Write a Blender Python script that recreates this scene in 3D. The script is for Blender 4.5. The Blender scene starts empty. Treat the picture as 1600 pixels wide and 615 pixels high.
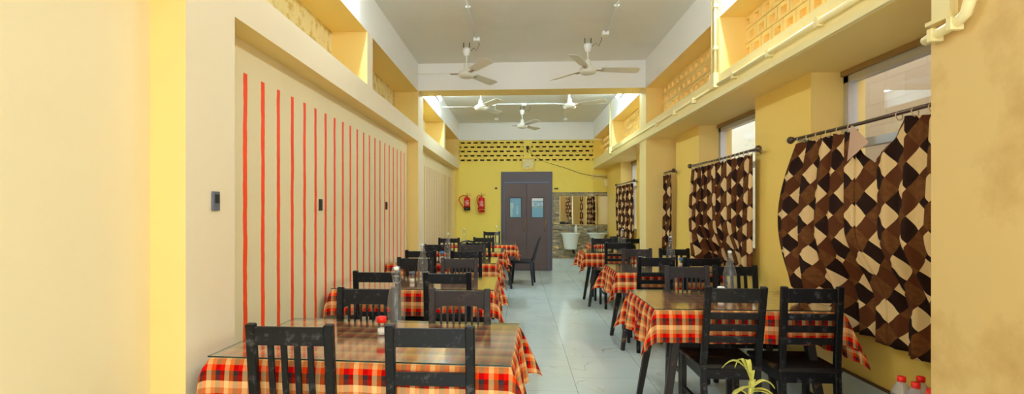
import bpy, bmesh, math, random
from mathutils import Vector, Matrix
sc = bpy.context.scene
PI = math.pi
# ------------------------------------------------------------------ camera
cam_data = bpy.data.cameras.new('camera')
cam = bpy.data.objects.new('camera', cam_data)
sc.collection.objects.link(cam)
cam.location = (0, 0, 1.35)
cam.rotation_euler = (PI/2, 0, math.atan(.06))
cam_data.sensor_width = 36
cam_data.lens = 18
cam_data.shift_x = 37/1600
cam_data.shift_y = 20.5/1600
cam_data.clip_start = .05
sc.camera = cam
# ------------------------------------------------------------------ world, lights, exposure
EXPO = 0.6
WORLD = 3.0
TUBE = 140.0
w = bpy.data.worlds.new('world'); sc.world = w
w.use_nodes = True
bg = w.node_tree.nodes['Background']
bg.inputs[0].default_value = (0.92, 0.96, 1.0, 1)
bg.inputs[1].default_value = WORLD
sc.view_settings.view_transform = 'Standard'
sc.view_settings.look = 'None'
sc.view_settings.gamma = 1
sc.view_settings.use_curve_mapping = False
sc.view_settings.exposure = EXPO
sc.cycles.use_denoising = True
sc.cycles.max_bounces = 14
sc.cycles.diffuse_bounces = 8
sc.cycles.transparent_max_bounces = 24
sc.cycles.glossy_bounces = 5
sc.cycles.sample_clamp_indirect = 6

# ------------------------------------------------------------------ mesh helpers
C = sc.collection
class MB:
    def __init__(s): s.v = []; s.f = []; s.m = []; s.uv = {}; s.sm = []
    def add(s, vs, fs, m=0, smooth=False, uvs=None):
        b = len(s.v); s.v += [tuple(v) for v in vs]
        for i, f in enumerate(fs):
            s.f.append(tuple(b+k for k in f))
            s.m.append(m[i] if isinstance(m, (list, tuple)) else m); s.sm.append(smooth)
            if uvs: s.uv[len(s.f)-1] = [uvs[k] for k in f]
    def box(s, lo, hi, m=0, M=None):
        (a, b, c), (d, e, f) = lo, hi
        vs = [(a,b,c),(d,b,c),(d,e,c),(a,e,c),(a,b,f),(d,b,f),(d,e,f),(a,e,f)]
        if M: vs = [M @ Vector(v) for v in vs]
        if isinstance(m, (list, tuple)): mx, my, mz = m; mm = [mz, mz, my, mx, my, mx]
        else: mm = m
        s.add(vs, [(0,3,2,1),(4,5,6,7),(0,1,5,4),(1,2,6,5),(2,3,7,6),(3,0,4,7)], mm)
        return s
    def bar(s, p0, p1, wx, wy, m=0, side=(1,0,0), w1=None):
        p0 = Vector(p0); p1 = Vector(p1); d = (p1-p0).normalized()
        sx = Vector(side); sx = (sx - d*sx.dot(d)).normalized(); sy = d.cross(sx)
        k = 1 if w1 is None else w1
        vs = [p0+sx*a*wx/2+sy*b*wy/2 for a, b in ((-1,-1),(1,-1),(1,1),(-1,1))] + \
             [p1+sx*a*wx*k/2+sy*b*wy*k/2 for a, b in ((-1,-1),(1,-1),(1,1),(-1,1))]
        s.add(vs, [(0,3,2,1),(4,5,6,7),(0,1,5,4),(1,2,6,5),(2,3,7,6),(3,0,4,7)], m)
        return s
    def tube(s, pts, r, n=8, m=0, cap=True):
        pts = [Vector(p) for p in pts]; rings = []
        rs = r if isinstance(r, (list, tuple)) else [r]*len(pts)
        up = None; vs = []
        for i, p in enumerate(pts):
            t = (pts[min(i+1, len(pts)-1)] - pts[max(i-1, 0)])
            t = t.normalized() if t.length > 1e-9 else Vector((0,0,1))
            if up is None:
                up = Vector((0,0,1)) if abs(t.z) < .9 else Vector((1,0,0))
            up = (up - t*up.dot(t))
            up = up.normalized() if up.length > 1e-6 else t.orthogonal().normalized()
            b = t.cross(up)
            for k in range(n):
                a = 2*PI*k/n
                vs.append(p + (up*math.cos(a) + b*math.sin(a))*rs[i])
        fs = []
        for i in range(len(pts)-1):
            for k in range(n):
                fs.append((i*n+k, i*n+(k+1)%n, (i+1)*n+(k+1)%n, (i+1)*n+k))
        if cap:
            fs.append(tuple(range(n))[::-1]); fs.append(tuple((len(pts)-1)*n+k for k in range(n)))
        s.add(vs, fs, m, True)
        return s
    def lathe(s, prof, c=(0,0,0), n=20, m=0, M=None, sy=1):
        vs = []; fs = []
        for r, z in prof:
            for k in range(n):
                a = 2*PI*k/n
                v = Vector((c[0]+r*math.cos(a), c[1]+r*sy*math.sin(a), c[2]+z))
                vs.append(M @ v if M else v)
        for i in range(len(prof)-1):
            for k in range(n):
                fs.append((i*n+k, i*n+(k+1)%n, (i+1)*n+(k+1)%n, (i+1)*n+k))
        if prof[0][0] > 1e-4: fs.append(tuple(range(n))[::-1])
        if prof[-1][0] > 1e-4: fs.append(tuple((len(prof)-1)*n+k for k in range(n)))
        s.add(vs, fs, m, True)
        return s
    def grid(s, fn, nu, nv, m=0, smooth=True):
        vs = []; uv = []
        for j in range(nv+1):
            for i in range(nu+1):
                p, q = fn(i/nu, j/nv); vs.append(p); uv.append(q)
        fs = [(j*(nu+1)+i, j*(nu+1)+i+1, (j+1)*(nu+1)+i+1, (j+1)*(nu+1)+i) for j in range(nv) for i in range(nu)]
        s.add(vs, fs, m, smooth, uv)
        return s
    def build(s, name, mats, parent=None, bevel=0, sharp=None):
        me = bpy.data.meshes.new(name)
        me.from_pydata(s.v, [], s.f)
        if not isinstance(mats, (list, tuple)): mats = [mats]
        for q in mats: me.materials.append(q)
        for p, mi, smo in zip(me.polygons, s.m, s.sm):
            p.material_index = mi; p.use_smooth = smo
        if s.uv:
            l = me.uv_layers.new(name='UVMap')
            for fi, us in s.uv.items():
                for li, u in zip(me.polygons[fi].loop_indices, us): l.data[li].uv = u
        if bevel:
            bm = bmesh.new(); bm.from_mesh(me)
            bmesh.ops.bevel(bm, geom=bm.edges[:], offset=bevel, segments=1, affect='EDGES', clamp_overlap=True)
            bm.to_mesh(me); bm.free()
        me.validate()
        o = bpy.data.objects.new(name, me); C.objects.link(o)
        if parent: o.parent = parent
        return o

def empty(name, loc=(0,0,0), rz=0):
    o = bpy.data.objects.new(name, None); C.objects.link(o)
    o.empty_display_size = .1
    o.location = loc; o.rotation_euler = (0, 0, rz); return o
def tag(o, label, cat, group=None):
    o['label'] = label; o['category'] = cat
    if group: o['group'] = group
    return o
def struct(o, label=None):
    o['kind'] = 'structure'
    if label: o['label'] = label; o['category'] = 'building part'
    return o
def copy_tree(o, parent=None):
    c = o.copy(); C.objects.link(c)
    if parent: c.parent = parent
    for ch in list(o.children): copy_tree(ch, c)
    return c
used = set()
def inst(proto, loc, rz, label, cat, group):
    o = proto if proto.name not in used else copy_tree(proto)
    used.add(proto.name)
    o.location = loc; o.rotation_euler = (0, 0, rz)
    return tag(o, label, cat, group)

# ------------------------------------------------------------------ materials
def new_mat(name):
    m = bpy.data.materials.new(name); m.use_nodes = True
    nt = m.node_tree; return m, nt, nt.nodes, nt.links, nt.nodes['Principled BSDF']
def plain(name, col, rough=.5, metal=0, spec=.5, noise=0, scale=8, col2=None, bump=0, emit=0):
    m, nt, N, L, p = new_mat(name)
    p.inputs['Base Color'].default_value = (*col, 1); p.inputs['Roughness'].default_value = rough
    p.inputs['Metallic'].default_value = metal; p.inputs['Specular IOR Level'].default_value = spec
    if noise or bump:
        t = N.new('ShaderNodeTexCoord'); n = N.new('ShaderNodeTexNoise')
        n.inputs['Scale'].default_value = scale; n.inputs['Detail'].default_value = 5
        L.new(t.outputs['Object'], n.inputs['Vector'])
        if noise:
            r = N.new('ShaderNodeValToRGB')
            r.color_ramp.elements[0].position = .5-noise; r.color_ramp.elements[1].position = .5+noise
            c2 = col2 or tuple(c*.8 for c in col)
            r.color_ramp.elements[0].color = (*c2, 1); r.color_ramp.elements[1].color = (*col, 1)
            L.new(n.outputs[0], r.inputs[0]); L.new(r.outputs[0], p.inputs['Base Color'])
        if bump:
            b = N.new('ShaderNodeBump'); b.inputs['Strength'].default_value = bump; b.inputs['Distance'].default_value = .01
            L.new(n.outputs[0], b.inputs['Height']); L.new(b.outputs[0], p.inputs['Normal'])
    if emit:
        p.inputs['Emission Color'].default_value = (*col, 1); p.inputs['Emission Strength'].default_value = emit
    return m
def s2l(r, g, b):
    return tuple(((c/255)/12.92 if c/255 <= .04045 else ((c/255+.055)/1.055)**2.4) for c in (r, g, b))
def math_node(N, L, op, a, b=None, c=None):
    n = N.new('ShaderNodeMath'); n.operation = op
    for i, x in enumerate((a, b, c)):
        if x is None: continue
        if isinstance(x, (int, float)): n.inputs[i].default_value = x
        else: L.new(x, n.inputs[i])
    return n.outputs[0]
def mixc(N, L, fac, a, b, mode='MIX'):
    n = N.new('ShaderNodeMix'); n.data_type = 'RGBA'; n.blend_type = mode
    for i, x in ((0, fac), (6, a), (7, b)):
        if isinstance(x, (int, float)): n.inputs[i].default_value = x
        elif isinstance(x, tuple): n.inputs[i].default_value = (*x, 1)
        else: L.new(x, n.inputs[i])
    return n.outputs[2]

CREAM = s2l(242, 226, 196); YELLOW = s2l(240, 212, 134); DEEP = s2l(238, 204, 104); WHITE = s2l(240, 238, 234)
def wall_paint(name, col, dirt=(.55,.42,.2), amount=.25, scale=1.2, rough=.55, lo=.55, hi=.85):
    m, nt, N, L, p = new_mat(name)
    t = N.new('ShaderNodeTexCoord')
    n = N.new('ShaderNodeTexNoise'); n.inputs['Scale'].default_value = scale; n.inputs['Detail'].default_value = 7; n.inputs['Roughness'].default_value = .62
    L.new(t.outputs['Object'], n.inputs['Vector'])
    r = N.new('ShaderNodeMapRange'); r.inputs[1].default_value = lo; r.inputs[2].default_value = hi; r.inputs[4].default_value = amount
    L.new(n.outputs[0], r.inputs[0])
    c = mixc(N, L, r.outputs[0], col, dirt)
    L.new(c, p.inputs['Base Color']); p.inputs['Roughness'].default_value = rough
    p.inputs['Specular IOR Level'].default_value = .35
    n2 = N.new('ShaderNodeTexNoise'); n2.inputs['Scale'].default_value = 14; L.new(t.outputs['Object'], n2.inputs['Vector'])
    b = N.new('ShaderNodeBump'); b.inputs['Strength'].default_value = .12; b.inputs['Distance'].default_value = .01
    L.new(n2.outputs[0], b.inputs['Height']); L.new(b.outputs[0], p.inputs['Normal'])
    m['c'] = 1
    return m
M_cream = wall_paint('cream_wall_paint', CREAM, amount=.22)
M_yellow = wall_paint('yellow_wall_paint', YELLOW, amount=.15)
M_deep = wall_paint('deep_yellow_wall_paint', DEEP, amount=.15)
M_white = wall_paint('white_wall_paint', WHITE, dirt=(.5,.5,.45), amount=.2)
M_ceil = wall_paint('ceiling_paint', s2l(226, 224, 216), dirt=(.45,.43,.4), amount=.3)
M_mold = wall_paint('damp_stained_paint', s2l(235, 222, 170), dirt=s2l(196, 160, 50), amount=.65, scale=9, lo=.5, hi=.6)
M_beam = wall_paint('pale_yellow_beam_paint', s2l(240, 222, 158), amount=.2)
M_pier = wall_paint('stained_tan_wall_paint', s2l(222, 190, 126), dirt=s2l(176, 132, 60), amount=.6, scale=2.6, lo=.5, hi=.72)
M_farwall = wall_paint('far_wall_yellow_paint', s2l(240, 214, 96), dirt=s2l(190, 150, 50), amount=.3)

def stripes_mat():
    m, nt, N, L, p = new_mat('cream_wall_with_painted_stripes')
    g = N.new('ShaderNodeNewGeometry'); sp = N.new('ShaderNodeSeparateXYZ'); L.new(g.outputs['Position'], sp.inputs[0])
    nz = N.new('ShaderNodeTexNoise'); nz.inputs['Scale'].default_value = 7; nz.inputs['Detail'].default_value = 6
    L.new(g.outputs['Position'], nz.inputs['Vector'])
    wob = math_node(N, L, 'MULTIPLY', math_node(N, L, 'SUBTRACT', nz.outputs[0], .5), .02)
    def band(y0, y1, start, pitch, half, ztop):
        y = math_node(N, L, 'ADD', sp.outputs[1], wob)
        q = math_node(N, L, 'DIVIDE', math_node(N, L, 'SUBTRACT', y, start), pitch)
        fr = math_node(N, L, 'SUBTRACT', q, math_node(N, L, 'ROUND', q))
        a = math_node(N, L, 'LESS_THAN', math_node(N, L, 'ABSOLUTE', fr), half/pitch)
        b = math_node(N, L, 'GREATER_THAN', sp.outputs[1], y0)
        c = math_node(N, L, 'LESS_THAN', sp.outputs[1], y1)
        d = math_node(N, L, 'LESS_THAN', sp.outputs[2], ztop)
        e = math_node(N, L, 'GREATER_THAN', sp.outputs[2], .55)
        o = a
        for x in (b, c, d, e): o = math_node(N, L, 'MULTIPLY', o, x)
        return o
    s1 = band(2.60, 6.68, 2.724, .195, .021, 2.10)
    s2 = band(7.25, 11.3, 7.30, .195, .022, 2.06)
    n = N.new('ShaderNodeTexNoise'); n.inputs['Scale'].default_value = 1.6; n.inputs['Detail'].default_value = 7
    L.new(g.outputs['Position'], n.inputs['Vector'])
    r = N.new('ShaderNodeMapRange'); r.inputs[1].default_value = .55; r.inputs[2].default_value = .85; r.inputs[4].default_value = .25
    L.new(n.outputs[0], r.inputs[0])
    base = mixc(N, L, r.outputs[0], s2l(240, 224, 184), (.5, .42, .25))
    red = mixc(N, L, nz.outputs[0], s2l(250, 52, 6), s2l(255, 120, 60))
    c = mixc(N, L, s1, base, s2l(255, 74, 4))
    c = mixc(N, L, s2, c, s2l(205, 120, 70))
    L.new(c, p.inputs['Base Color']); p.inputs['Roughness'].default_value = .55
    b = N.new('ShaderNodeBump'); b.inputs['Strength'].default_value = .5; b.inputs['Distance'].default_value = .004
    L.new(math_node(N, L, 'ADD', s1, s2), b.inputs['Height']); L.new(b.outputs[0], p.inputs['Normal'])
    return m
M_stripes = stripes_mat()

def floor_mat():
    m, nt, N, L, p = new_mat('white_marble_tiles')
    g = N.new('ShaderNodeNewGeometry'); sp = N.new('ShaderNodeSeparateXYZ'); L.new(g.outputs['Position'], sp.inputs[0])
    qx = math_node(N, L, 'DIVIDE', math_node(N, L, 'SUBTRACT', sp.outputs[0], .436), .6)
    col = math_node(N, L, 'FLOOR', qx)
    off = math_node(N, L, 'MULTIPLY', math_node(N, L, 'FLOORED_MODULO', col, 2), .28)
    qy = math_node(N, L, 'DIVIDE', math_node(N, L, 'SUBTRACT', math_node(N, L, 'SUBTRACT', sp.outputs[1], 4.77), off), .6)
    def line(q):
        fr = math_node(N, L, 'ABSOLUTE', math_node(N, L, 'SUBTRACT', q, math_node(N, L, 'ROUND', q)))
        return math_node(N, L, 'LESS_THAN', fr, .0035)
    joint = math_node(N, L, 'MAXIMUM', line(qx), math_node(N, L, 'MULTIPLY', line(qy), .7))
    cb = N.new('ShaderNodeCombineXYZ'); L.new(col, cb.inputs[0]); L.new(math_node(N, L, 'FLOOR', qy), cb.inputs[1])
    wn = N.new('ShaderNodeTexWhiteNoise'); wn.noise_dimensions = '2D'; L.new(cb.outputs[0], wn.inputs['Vector'])
    vm = N.new('ShaderNodeVectorMath'); vm.operation = 'MULTIPLY_ADD'; L.new(wn.outputs['Color'], vm.inputs[0]); vm.inputs[1].default_value = (9, 9, 9)
    L.new(g.outputs['Position'], vm.inputs[2])
    n1 = N.new('ShaderNodeTexNoise'); n1.inputs['Scale'].default_value = 1.7; n1.inputs['Detail'].default_value = 4; n1.inputs['Distortion'].default_value = .6
    L.new(vm.outputs[0], n1.inputs['Vector'])
    v = math_node(N, L, 'ABSOLUTE', math_node(N, L, 'SUBTRACT', n1.outputs[0], .5))
    vein = N.new('ShaderNodeMapRange'); vein.inputs[1].default_value = 0; vein.inputs[2].default_value = .008; vein.inputs[3].default_value = .6; vein.inputs[4].default_value = 0
    L.new(v, vein.inputs[0])
    n2 = N.new('ShaderNodeTexNoise'); n2.inputs['Scale'].default_value = 3.1; L.new(vm.outputs[0], n2.inputs['Vector'])
    gate = N.new('ShaderNodeMapRange'); gate.inputs[1].default_value = .47; gate.inputs[2].default_value = .6; L.new(n2.outputs[0], gate.inputs[0])
    vf = math_node(N, L, 'MULTIPLY', vein.outputs[0], gate.outputs[0])
    base = mixc(N, L, n2.outputs[0], s2l(196, 214, 214), s2l(222, 230, 228))
    c = mixc(N, L, vf, base, s2l(150, 140, 122))
    c = mixc(N, L, joint, c, s2l(140, 146, 140))
    L.new(c, p.inputs['Base Color']); p.inputs['Roughness'].default_value = .16
    return m
M_floor = floor_mat()
M_skirt = plain('white_skirting_tile', s2l(212, 220, 212), .25, noise=.2, scale=3)

def stone_mat():
    m, nt, N, L, p = new_mat('stacked_slate_cladding')
    t = N.new('ShaderNodeTexCoord'); mp = N.new('ShaderNodeMapping'); mp.inputs['Rotation'].default_value = (PI/2, 0, 0)
    L.new(t.outputs['Object'], mp.inputs[0])
    nn = N.new('ShaderNodeTexNoise'); nn.inputs['Scale'].default_value = 5; L.new(mp.outputs[0], nn.inputs['Vector'])
    def br(w_, h_, sq):
        b = N.new('ShaderNodeTexBrick'); b.inputs['Scale'].default_value = 1; b.inputs['Brick Width'].default_value = w_
        b.inputs['Row Height'].default_value = h_; b.inputs['Mortar Size'].default_value = .002; b.inputs['Bias'].default_value = 0
        b.offset = .37; b.squash = sq
        b.inputs['Color1'].default_value = (0,0,0,1); b.inputs['Color2'].default_value = (1,1,1,1); b.inputs['Mortar'].default_value = (0,0,0,1)
        L.new(mp.outputs[0], b.inputs[0]); return b
    b = br(.19, .026, 1.3); b2 = br(.11, .026, .7)
    f = N.new('ShaderNodeMix'); f.data_type = 'RGBA'; f.inputs[0].default_value = .5
    L.new(b.outputs[0], f.inputs[6]); L.new(b2.outputs[0], f.inputs[7])
    r = N.new('ShaderNodeValToRGB'); e = r.color_ramp.elements
    e[0].position = 0; e[0].color = (*s2l(44, 46, 48), 1); e[1].position = 1; e[1].color = (*s2l(176, 156, 116), 1)
    for ps, cc in ((.25, (92, 92, 88)), (.5, (122, 112, 80)), (.72, (104, 116, 122))):
        x = e.new(ps); x.color = (*s2l(*cc), 1)
    L.new(f.outputs[2], r.inputs[0])
    nz = N.new('ShaderNodeTexNoise'); nz.inputs['Scale'].default_value = 22; nz.inputs['Detail'].default_value = 5
    L.new(t.outputs['Object'], nz.inputs['Vector'])
    c = mixc(N, L, .7, r.outputs[0], nz.outputs[0], 'MULTIPLY')
    mul = mixc(N, L, 1.0, c, (3.5, 3.0, 2.4), 'MULTIPLY')
    L.new(mul, p.inputs['Base Color']); p.inputs['Roughness'].default_value = .7
    bp = N.new('ShaderNodeBump'); bp.inputs['Strength'].default_value = .9; bp.inputs['Distance'].default_value = .02
    L.new(f.outputs[2], bp.inputs['Height']); L.new(bp.outputs[0], p.inputs['Normal'])
    return m
M_stone = stone_mat()

def painted_wood(name, col, worn, amt, scale, rough=.38):
    m, nt, N, L, p = new_mat(name)
    t = N.new('ShaderNodeTexCoord'); oi = N.new('ShaderNodeObjectInfo')
    vm = N.new('ShaderNodeVectorMath'); vm.operation = 'MULTIPLY_ADD'
    L.new(oi.outputs['Location'], vm.inputs[0]); vm.inputs[1].default_value = (3.1, 3.1, 3.1); L.new(t.outputs['Object'], vm.inputs[2])
    n = N.new('ShaderNodeTexNoise'); n.inputs['Scale'].default_value = scale; n.inputs['Detail'].default_value = 8; n.inputs['Roughness'].default_value = .7
    L.new(vm.outputs[0], n.inputs['Vector'])
    r = N.new('ShaderNodeMapRange'); r.inputs[1].default_value = .56; r.inputs[2].default_value = .68; r.inputs[4].default_value = amt
    L.new(n.outputs[0], r.inputs[0])
    L.new(mixc(N, L, r.outputs[0], col, worn), p.inputs['Base Color'])
    p.inputs['Roughness'].default_value = rough; p.inputs['Specular IOR Level'].default_value = .3
    rr = N.new('ShaderNodeMapRange'); rr.inputs[3].default_value = rough-.12; rr.inputs[4].default_value = rough+.25
    L.new(n.outputs[0], rr.inputs[0]); L.new(rr.outputs[0], p.inputs['Roughness'])
    return m
M_black = painted_wood('worn_black_painted_wood', s2l(9, 9, 13), s2l(96, 94, 96), .6, 22)
M_grey = painted_wood('faded_grey_painted_wood', s2l(50, 44, 44), s2l(104, 90, 84), .7, 12, .45)
M_bare = painted_wood('scuffed_leg_wood', s2l(40, 34, 34), s2l(150, 104, 60), .9, 6)
M_seatw = painted_wood('worn_seat_wood', s2l(34, 28, 26), s2l(140, 96, 62), .8, 5)
M_plastic = plain('black_plastic', s2l(22, 24, 32), .35)

def plaid_mat():
    m, nt, N, L, p = new_mat('red_plaid_cloth')
    uv = N.new('ShaderNodeUVMap'); sp = N.new('ShaderNodeSeparateXYZ'); L.new(uv.outputs[0], sp.inputs[0])
    def ramp(sock, period, cols, off=0):
        q = math_node(N, L, 'FRACT', math_node(N, L, 'DIVIDE', math_node(N, L, 'ADD', sock, off), period))
        r = N.new('ShaderNodeValToRGB'); r.color_ramp.interpolation = 'CONSTANT'
        e = r.color_ramp.elements
        e[0].position = 0; e[0].color = (*s2l(*cols[0][1]), 1)
        e[1].position = cols[1][0]; e[1].color = (*s2l(*cols[1][1]), 1)
        for ps, cc in cols[2:]:
            x = e.new(ps); x.color = (*s2l(*cc), 1)
        L.new(q, r.inputs[0]); return r.outputs[0]
    cu = ramp(sp.outputs[0], .076, [(0, (240, 200, 148)), (.26, (222, 116, 74)), (.5, (74, 62, 64)), (.76, (198, 52, 44))])
    cv = ramp(sp.outputs[1], .113, [(0, (206, 140, 92)), (.2, (222, 14, 14)), (.4, (26, 24, 30)), (.56, (112, 34, 28)), (.76, (238, 192, 138))])
    c = mixc(N, L, .42, cv, cu)
    hs = N.new('ShaderNodeHueSaturation'); hs.inputs['Saturation'].default_value = 1.08; hs.inputs['Value'].default_value = 1.0
    L.new(c, hs.inputs['Color'])
    L.new(hs.outputs[0], p.inputs['Base Color']); p.inputs['Roughness'].default_value = .9
    p.inputs['Specular IOR Level'].default_value = .1
    return m
M_plaid = plaid_mat()

def curtain_mat():
    m, nt, N, L, p = new_mat('brown_harlequin_curtain_fabric')
    uv = N.new('ShaderNodeUVMap'); sp = N.new('ShaderNodeSeparateXYZ'); L.new(uv.outputs[0], sp.inputs[0])
    k = .120
    u = math_node(N, L, 'DIVIDE', sp.outputs[0], k); v = math_node(N, L, 'DIVIDE', sp.outputs[1], k*1.1)
    a = math_node(N, L, 'ADD', u, v); b = math_node(N, L, 'SUBTRACT', u, v)
    fa = math_node(N, L, 'FLOORED_MODULO', math_node(N, L, 'FLOOR', a), 2)
    fb = math_node(N, L, 'FLOORED_MODULO', math_node(N, L, 'FLOOR', b), 2)
    n = N.new('ShaderNodeTexNoise'); n.inputs['Scale'].default_value = 60; n.inputs['Detail'].default_value = 3
    L.new(uv.outputs[0], n.inputs['Vector'])
    n.inputs['Scale'].default_value = 45
    cream_dark = mixc(N, L, fa, s2l(236, 206, 152), s2l(44, 24, 18))
    brownt = mixc(N, L, n.outputs[0], s2l(78, 42, 18), s2l(140, 88, 46))
    br = mixc(N, L, fa, s2l(96, 52, 26), brownt)
    c = mixc(N, L, fb, cream_dark, br)
    L.new(c, p.inputs['Base Color']); p.inputs['Roughness'].default_value = .8
    p.inputs['Specular IOR Level'].default_value = .15
    # a little daylight glows through the cloth
    tr = N.new('ShaderNodeBsdfTranslucent'); L.new(c, tr.inputs[0])
    mx = N.new('ShaderNodeMixShader'); mx.inputs[0].default_value = .22
    out = N['Material Output'] if 'Material Output' in N else N.new('ShaderNodeOutputMaterial')
    L.new(p.outputs[0], mx.inputs[1]); L.new(tr.outputs[0], mx.inputs[2]); L.new(mx.outputs[0], out.inputs[0])
    return m
M_curtain = curtain_mat()
M_lining = plain('pale_curtain_lining', s2l(196, 160, 136), .9)

def thin_glass(name, tint, rough=.02, strength=1.0, gloss=(1,1,1), haze=0):
    m = bpy.data.materials.new(name); m.use_nodes = True
    N = m.node_tree.nodes; L = m.node_tree.links; N.clear()
    out = N.new('ShaderNodeOutputMaterial'); mx = N.new('ShaderNodeMixShader')
    t = N.new('ShaderNodeBsdfTransparent'); t.inputs[0].default_value = (*tint, 1)
    g = N.new('ShaderNodeBsdfGlossy'); g.inputs['Roughness'].default_value = rough; g.inputs[0].default_value = (*gloss, 1)
    f = N.new('ShaderNodeFresnel'); ge = N.new('ShaderNodeNewGeometry')
    L.new(math_node(N, L, 'SUBTRACT', 1.5, math_node(N, L, 'MULTIPLY', ge.outputs['Backfacing'], 1.5-1/1.5)), f.inputs[0])   # same reflectance from either side
    k = math_node(N, L, 'MULTIPLY', f.outputs[0], strength); 
    L.new(k, mx.inputs[0]); L.new(t.outputs[0], mx.inputs[1]); L.new(g.outputs[0], mx.inputs[2]); L.new(mx.outputs[0], out.inputs[0])
    if haze:     # brightness put into the glass as a pale diffuse mix
        df = N.new('ShaderNodeBsdfDiffuse'); df.inputs[0].default_value = (.85, .88, .9, 1); m2 = N.new('ShaderNodeMixShader'); m2.inputs[0].default_value = haze
        L.new(mx.outputs[0], m2.inputs[1]); L.new(df.outputs[0], m2.inputs[2]); L.new(m2.outputs[0], out.inputs[0])
    return m
M_tabglass = thin_glass('table_glass', (.90, .95, .92), .10, 1.5)
M_edge = plain('green_glass_edge', s2l(34, 56, 50), .15)
M_bottle = thin_glass('clear_bottle_glass', (.96, .98, .98), .05, .8, haze=.05)
M_winglass = thin_glass('window_glass', (.93, .95, .95), .01, 1.0)
M_pet = thin_glass('lilac_plastic_bottle', (.80, .78, .90), .1, 1.4, haze=.2)
M_alu = plain('aluminium', s2l(200, 202, 206), .35, .6)
M_whitep = plain('white_plastic', s2l(232, 232, 228), .35)
M_fan = plain('cream_fan_enamel', s2l(226, 222, 208), .35)
M_fanedge = plain('dusty_fan_motor', s2l(170, 150, 128), .5)
M_wire = plain('dark_wire', s2l(40, 34, 34), .5)
M_steel = plain('steel_wire', s2l(170, 170, 172), .3, .9)
M_rod = plain('tarnished_rod', s2l(92, 76, 66), .35, .7)
M_ring = plain('cream_plastic_ring', s2l(206, 184, 140), .4)
M_door = plain('dark_brown_laminate', s2l(92, 70, 66), .42, noise=.3, scale=2.5, col2=s2l(76, 58, 56))
M_doorframe = plain('dark_grey_door_frame', s2l(74, 64, 72), .4)
M_groove = plain('blue_grey_door_bead', s2l(92, 104, 134), .4)
M_brass = plain('brass', s2l(176, 140, 70), .3, .8)
M_red = plain('extinguisher_red', s2l(206, 12, 24), .25)
M_redcap = plain('red_plastic', s2l(236, 30, 20), .35)
M_bluecap = plain('blue_plastic', s2l(70, 130, 190), .4)
M_greycap = plain('grey_plastic', s2l(96, 100, 116), .4)
M_salt = plain('white_salt', s2l(236, 232, 226), .6)
M_ceramic = plain('white_ceramic', s2l(226, 232, 226), .12)
M_gold = plain('gilt_frame', s2l(214, 178, 74), .4, .2)
M_pic = plain('faded_picture', s2l(226, 214, 150), .3, noise=.12, scale=14, col2=s2l(214, 200, 110))
M_black2 = plain('matt_black', s2l(24, 24, 26), .6)
M_pipe = plain('cream_painted_pipe', s2l(238, 224, 168), .35)
M_leaf = plain('dry_yellow_green_leaf', s2l(206, 196, 92), .5, noise=.2, scale=12, col2=s2l(140, 146, 50))
M_pot = plain('terracotta', s2l(150, 80, 50), .8)
M_card = plain('brown_cardboard', s2l(150, 112, 74), .8)
M_ext = None
def brick_mat():
    m, nt, N, L, p = new_mat('outside_brick_wall')
    t = N.new('ShaderNodeTexCoord'); mp = N.new('ShaderNodeMapping'); mp.inputs['Rotation'].default_value = (PI/2, 0, PI/2)
    g = N.new('ShaderNodeNewGeometry'); sp = N.new('ShaderNodeSeparateXYZ'); L.new(g.outputs['Position'], sp.inputs[0])
    cb = N.new('ShaderNodeCombineXYZ'); L.new(sp.outputs[1], cb.inputs[0]); L.new(sp.outputs[2], cb.inputs[1])
    b = N.new('ShaderNodeTexBrick'); b.inputs['Scale'].default_value = 1; b.inputs['Brick Width'].default_value = .5
    b.inputs['Row Height'].default_value = .22; b.inputs['Mortar Size'].default_value = .008
    b.inputs['Color1'].default_value = (*s2l(196, 178, 156), 1); b.inputs['Color2'].default_value = (*s2l(222, 208, 190), 1); b.inputs['Mortar'].default_value = (*s2l(168, 158, 146), 1)
    L.new(cb.outputs[0], b.inputs[0])
    b2 = N.new('ShaderNodeTexBrick'); b2.inputs['Scale'].default_value = 1; b2.inputs['Brick Width'].default_value = .22
    b2.inputs['Row Height'].default_value = .075; b2.inputs['Mortar Size'].default_value = .008
    b2.inputs['Color1'].default_value = (*s2l(232, 170, 152), 1); b2.inputs['Color2'].default_value = (*s2l(246, 206, 190), 1); b2.inputs['Mortar'].default_value = (*s2l(226, 210, 196), 1)
    L.new(cb.outputs[0], b2.inputs[0])
    z = math_node(N, L, 'GREATER_THAN', sp.outputs[2], 3.15); far = math_node(N, L, 'GREATER_THAN', sp.outputs[1], 6.2)
    lowc = mixc(N, L, far, mixc(N, L, .8, b.outputs[0], s2l(158, 142, 118)), s2l(214, 220, 218))
    L.new(mixc(N, L, z, lowc, b2.outputs[0]), p.inputs['Base Color']); p.inputs['Roughness'].default_value = .85
    return m
M_ext = brick_mat()

# ------------------------------------------------------------------ the room
XL, XR, YF, ZC = -1.35, 1.65, 11.52, 3.31
Y0 = -3.0
ZB, ZT, ZO = 2.27, 2.47, 2.94       # beam soffit, beam top, slot top
g = MB().box((-1.9, Y0-1.2, -.1), (2.3, YF+1.4, 0)); struct(g.build('floor', M_floor))
g = MB().box((-1.9, Y0, ZC), (2.3, YF+.2, ZC+.15)); struct(g.build('ceiling', M_ceil))
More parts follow.
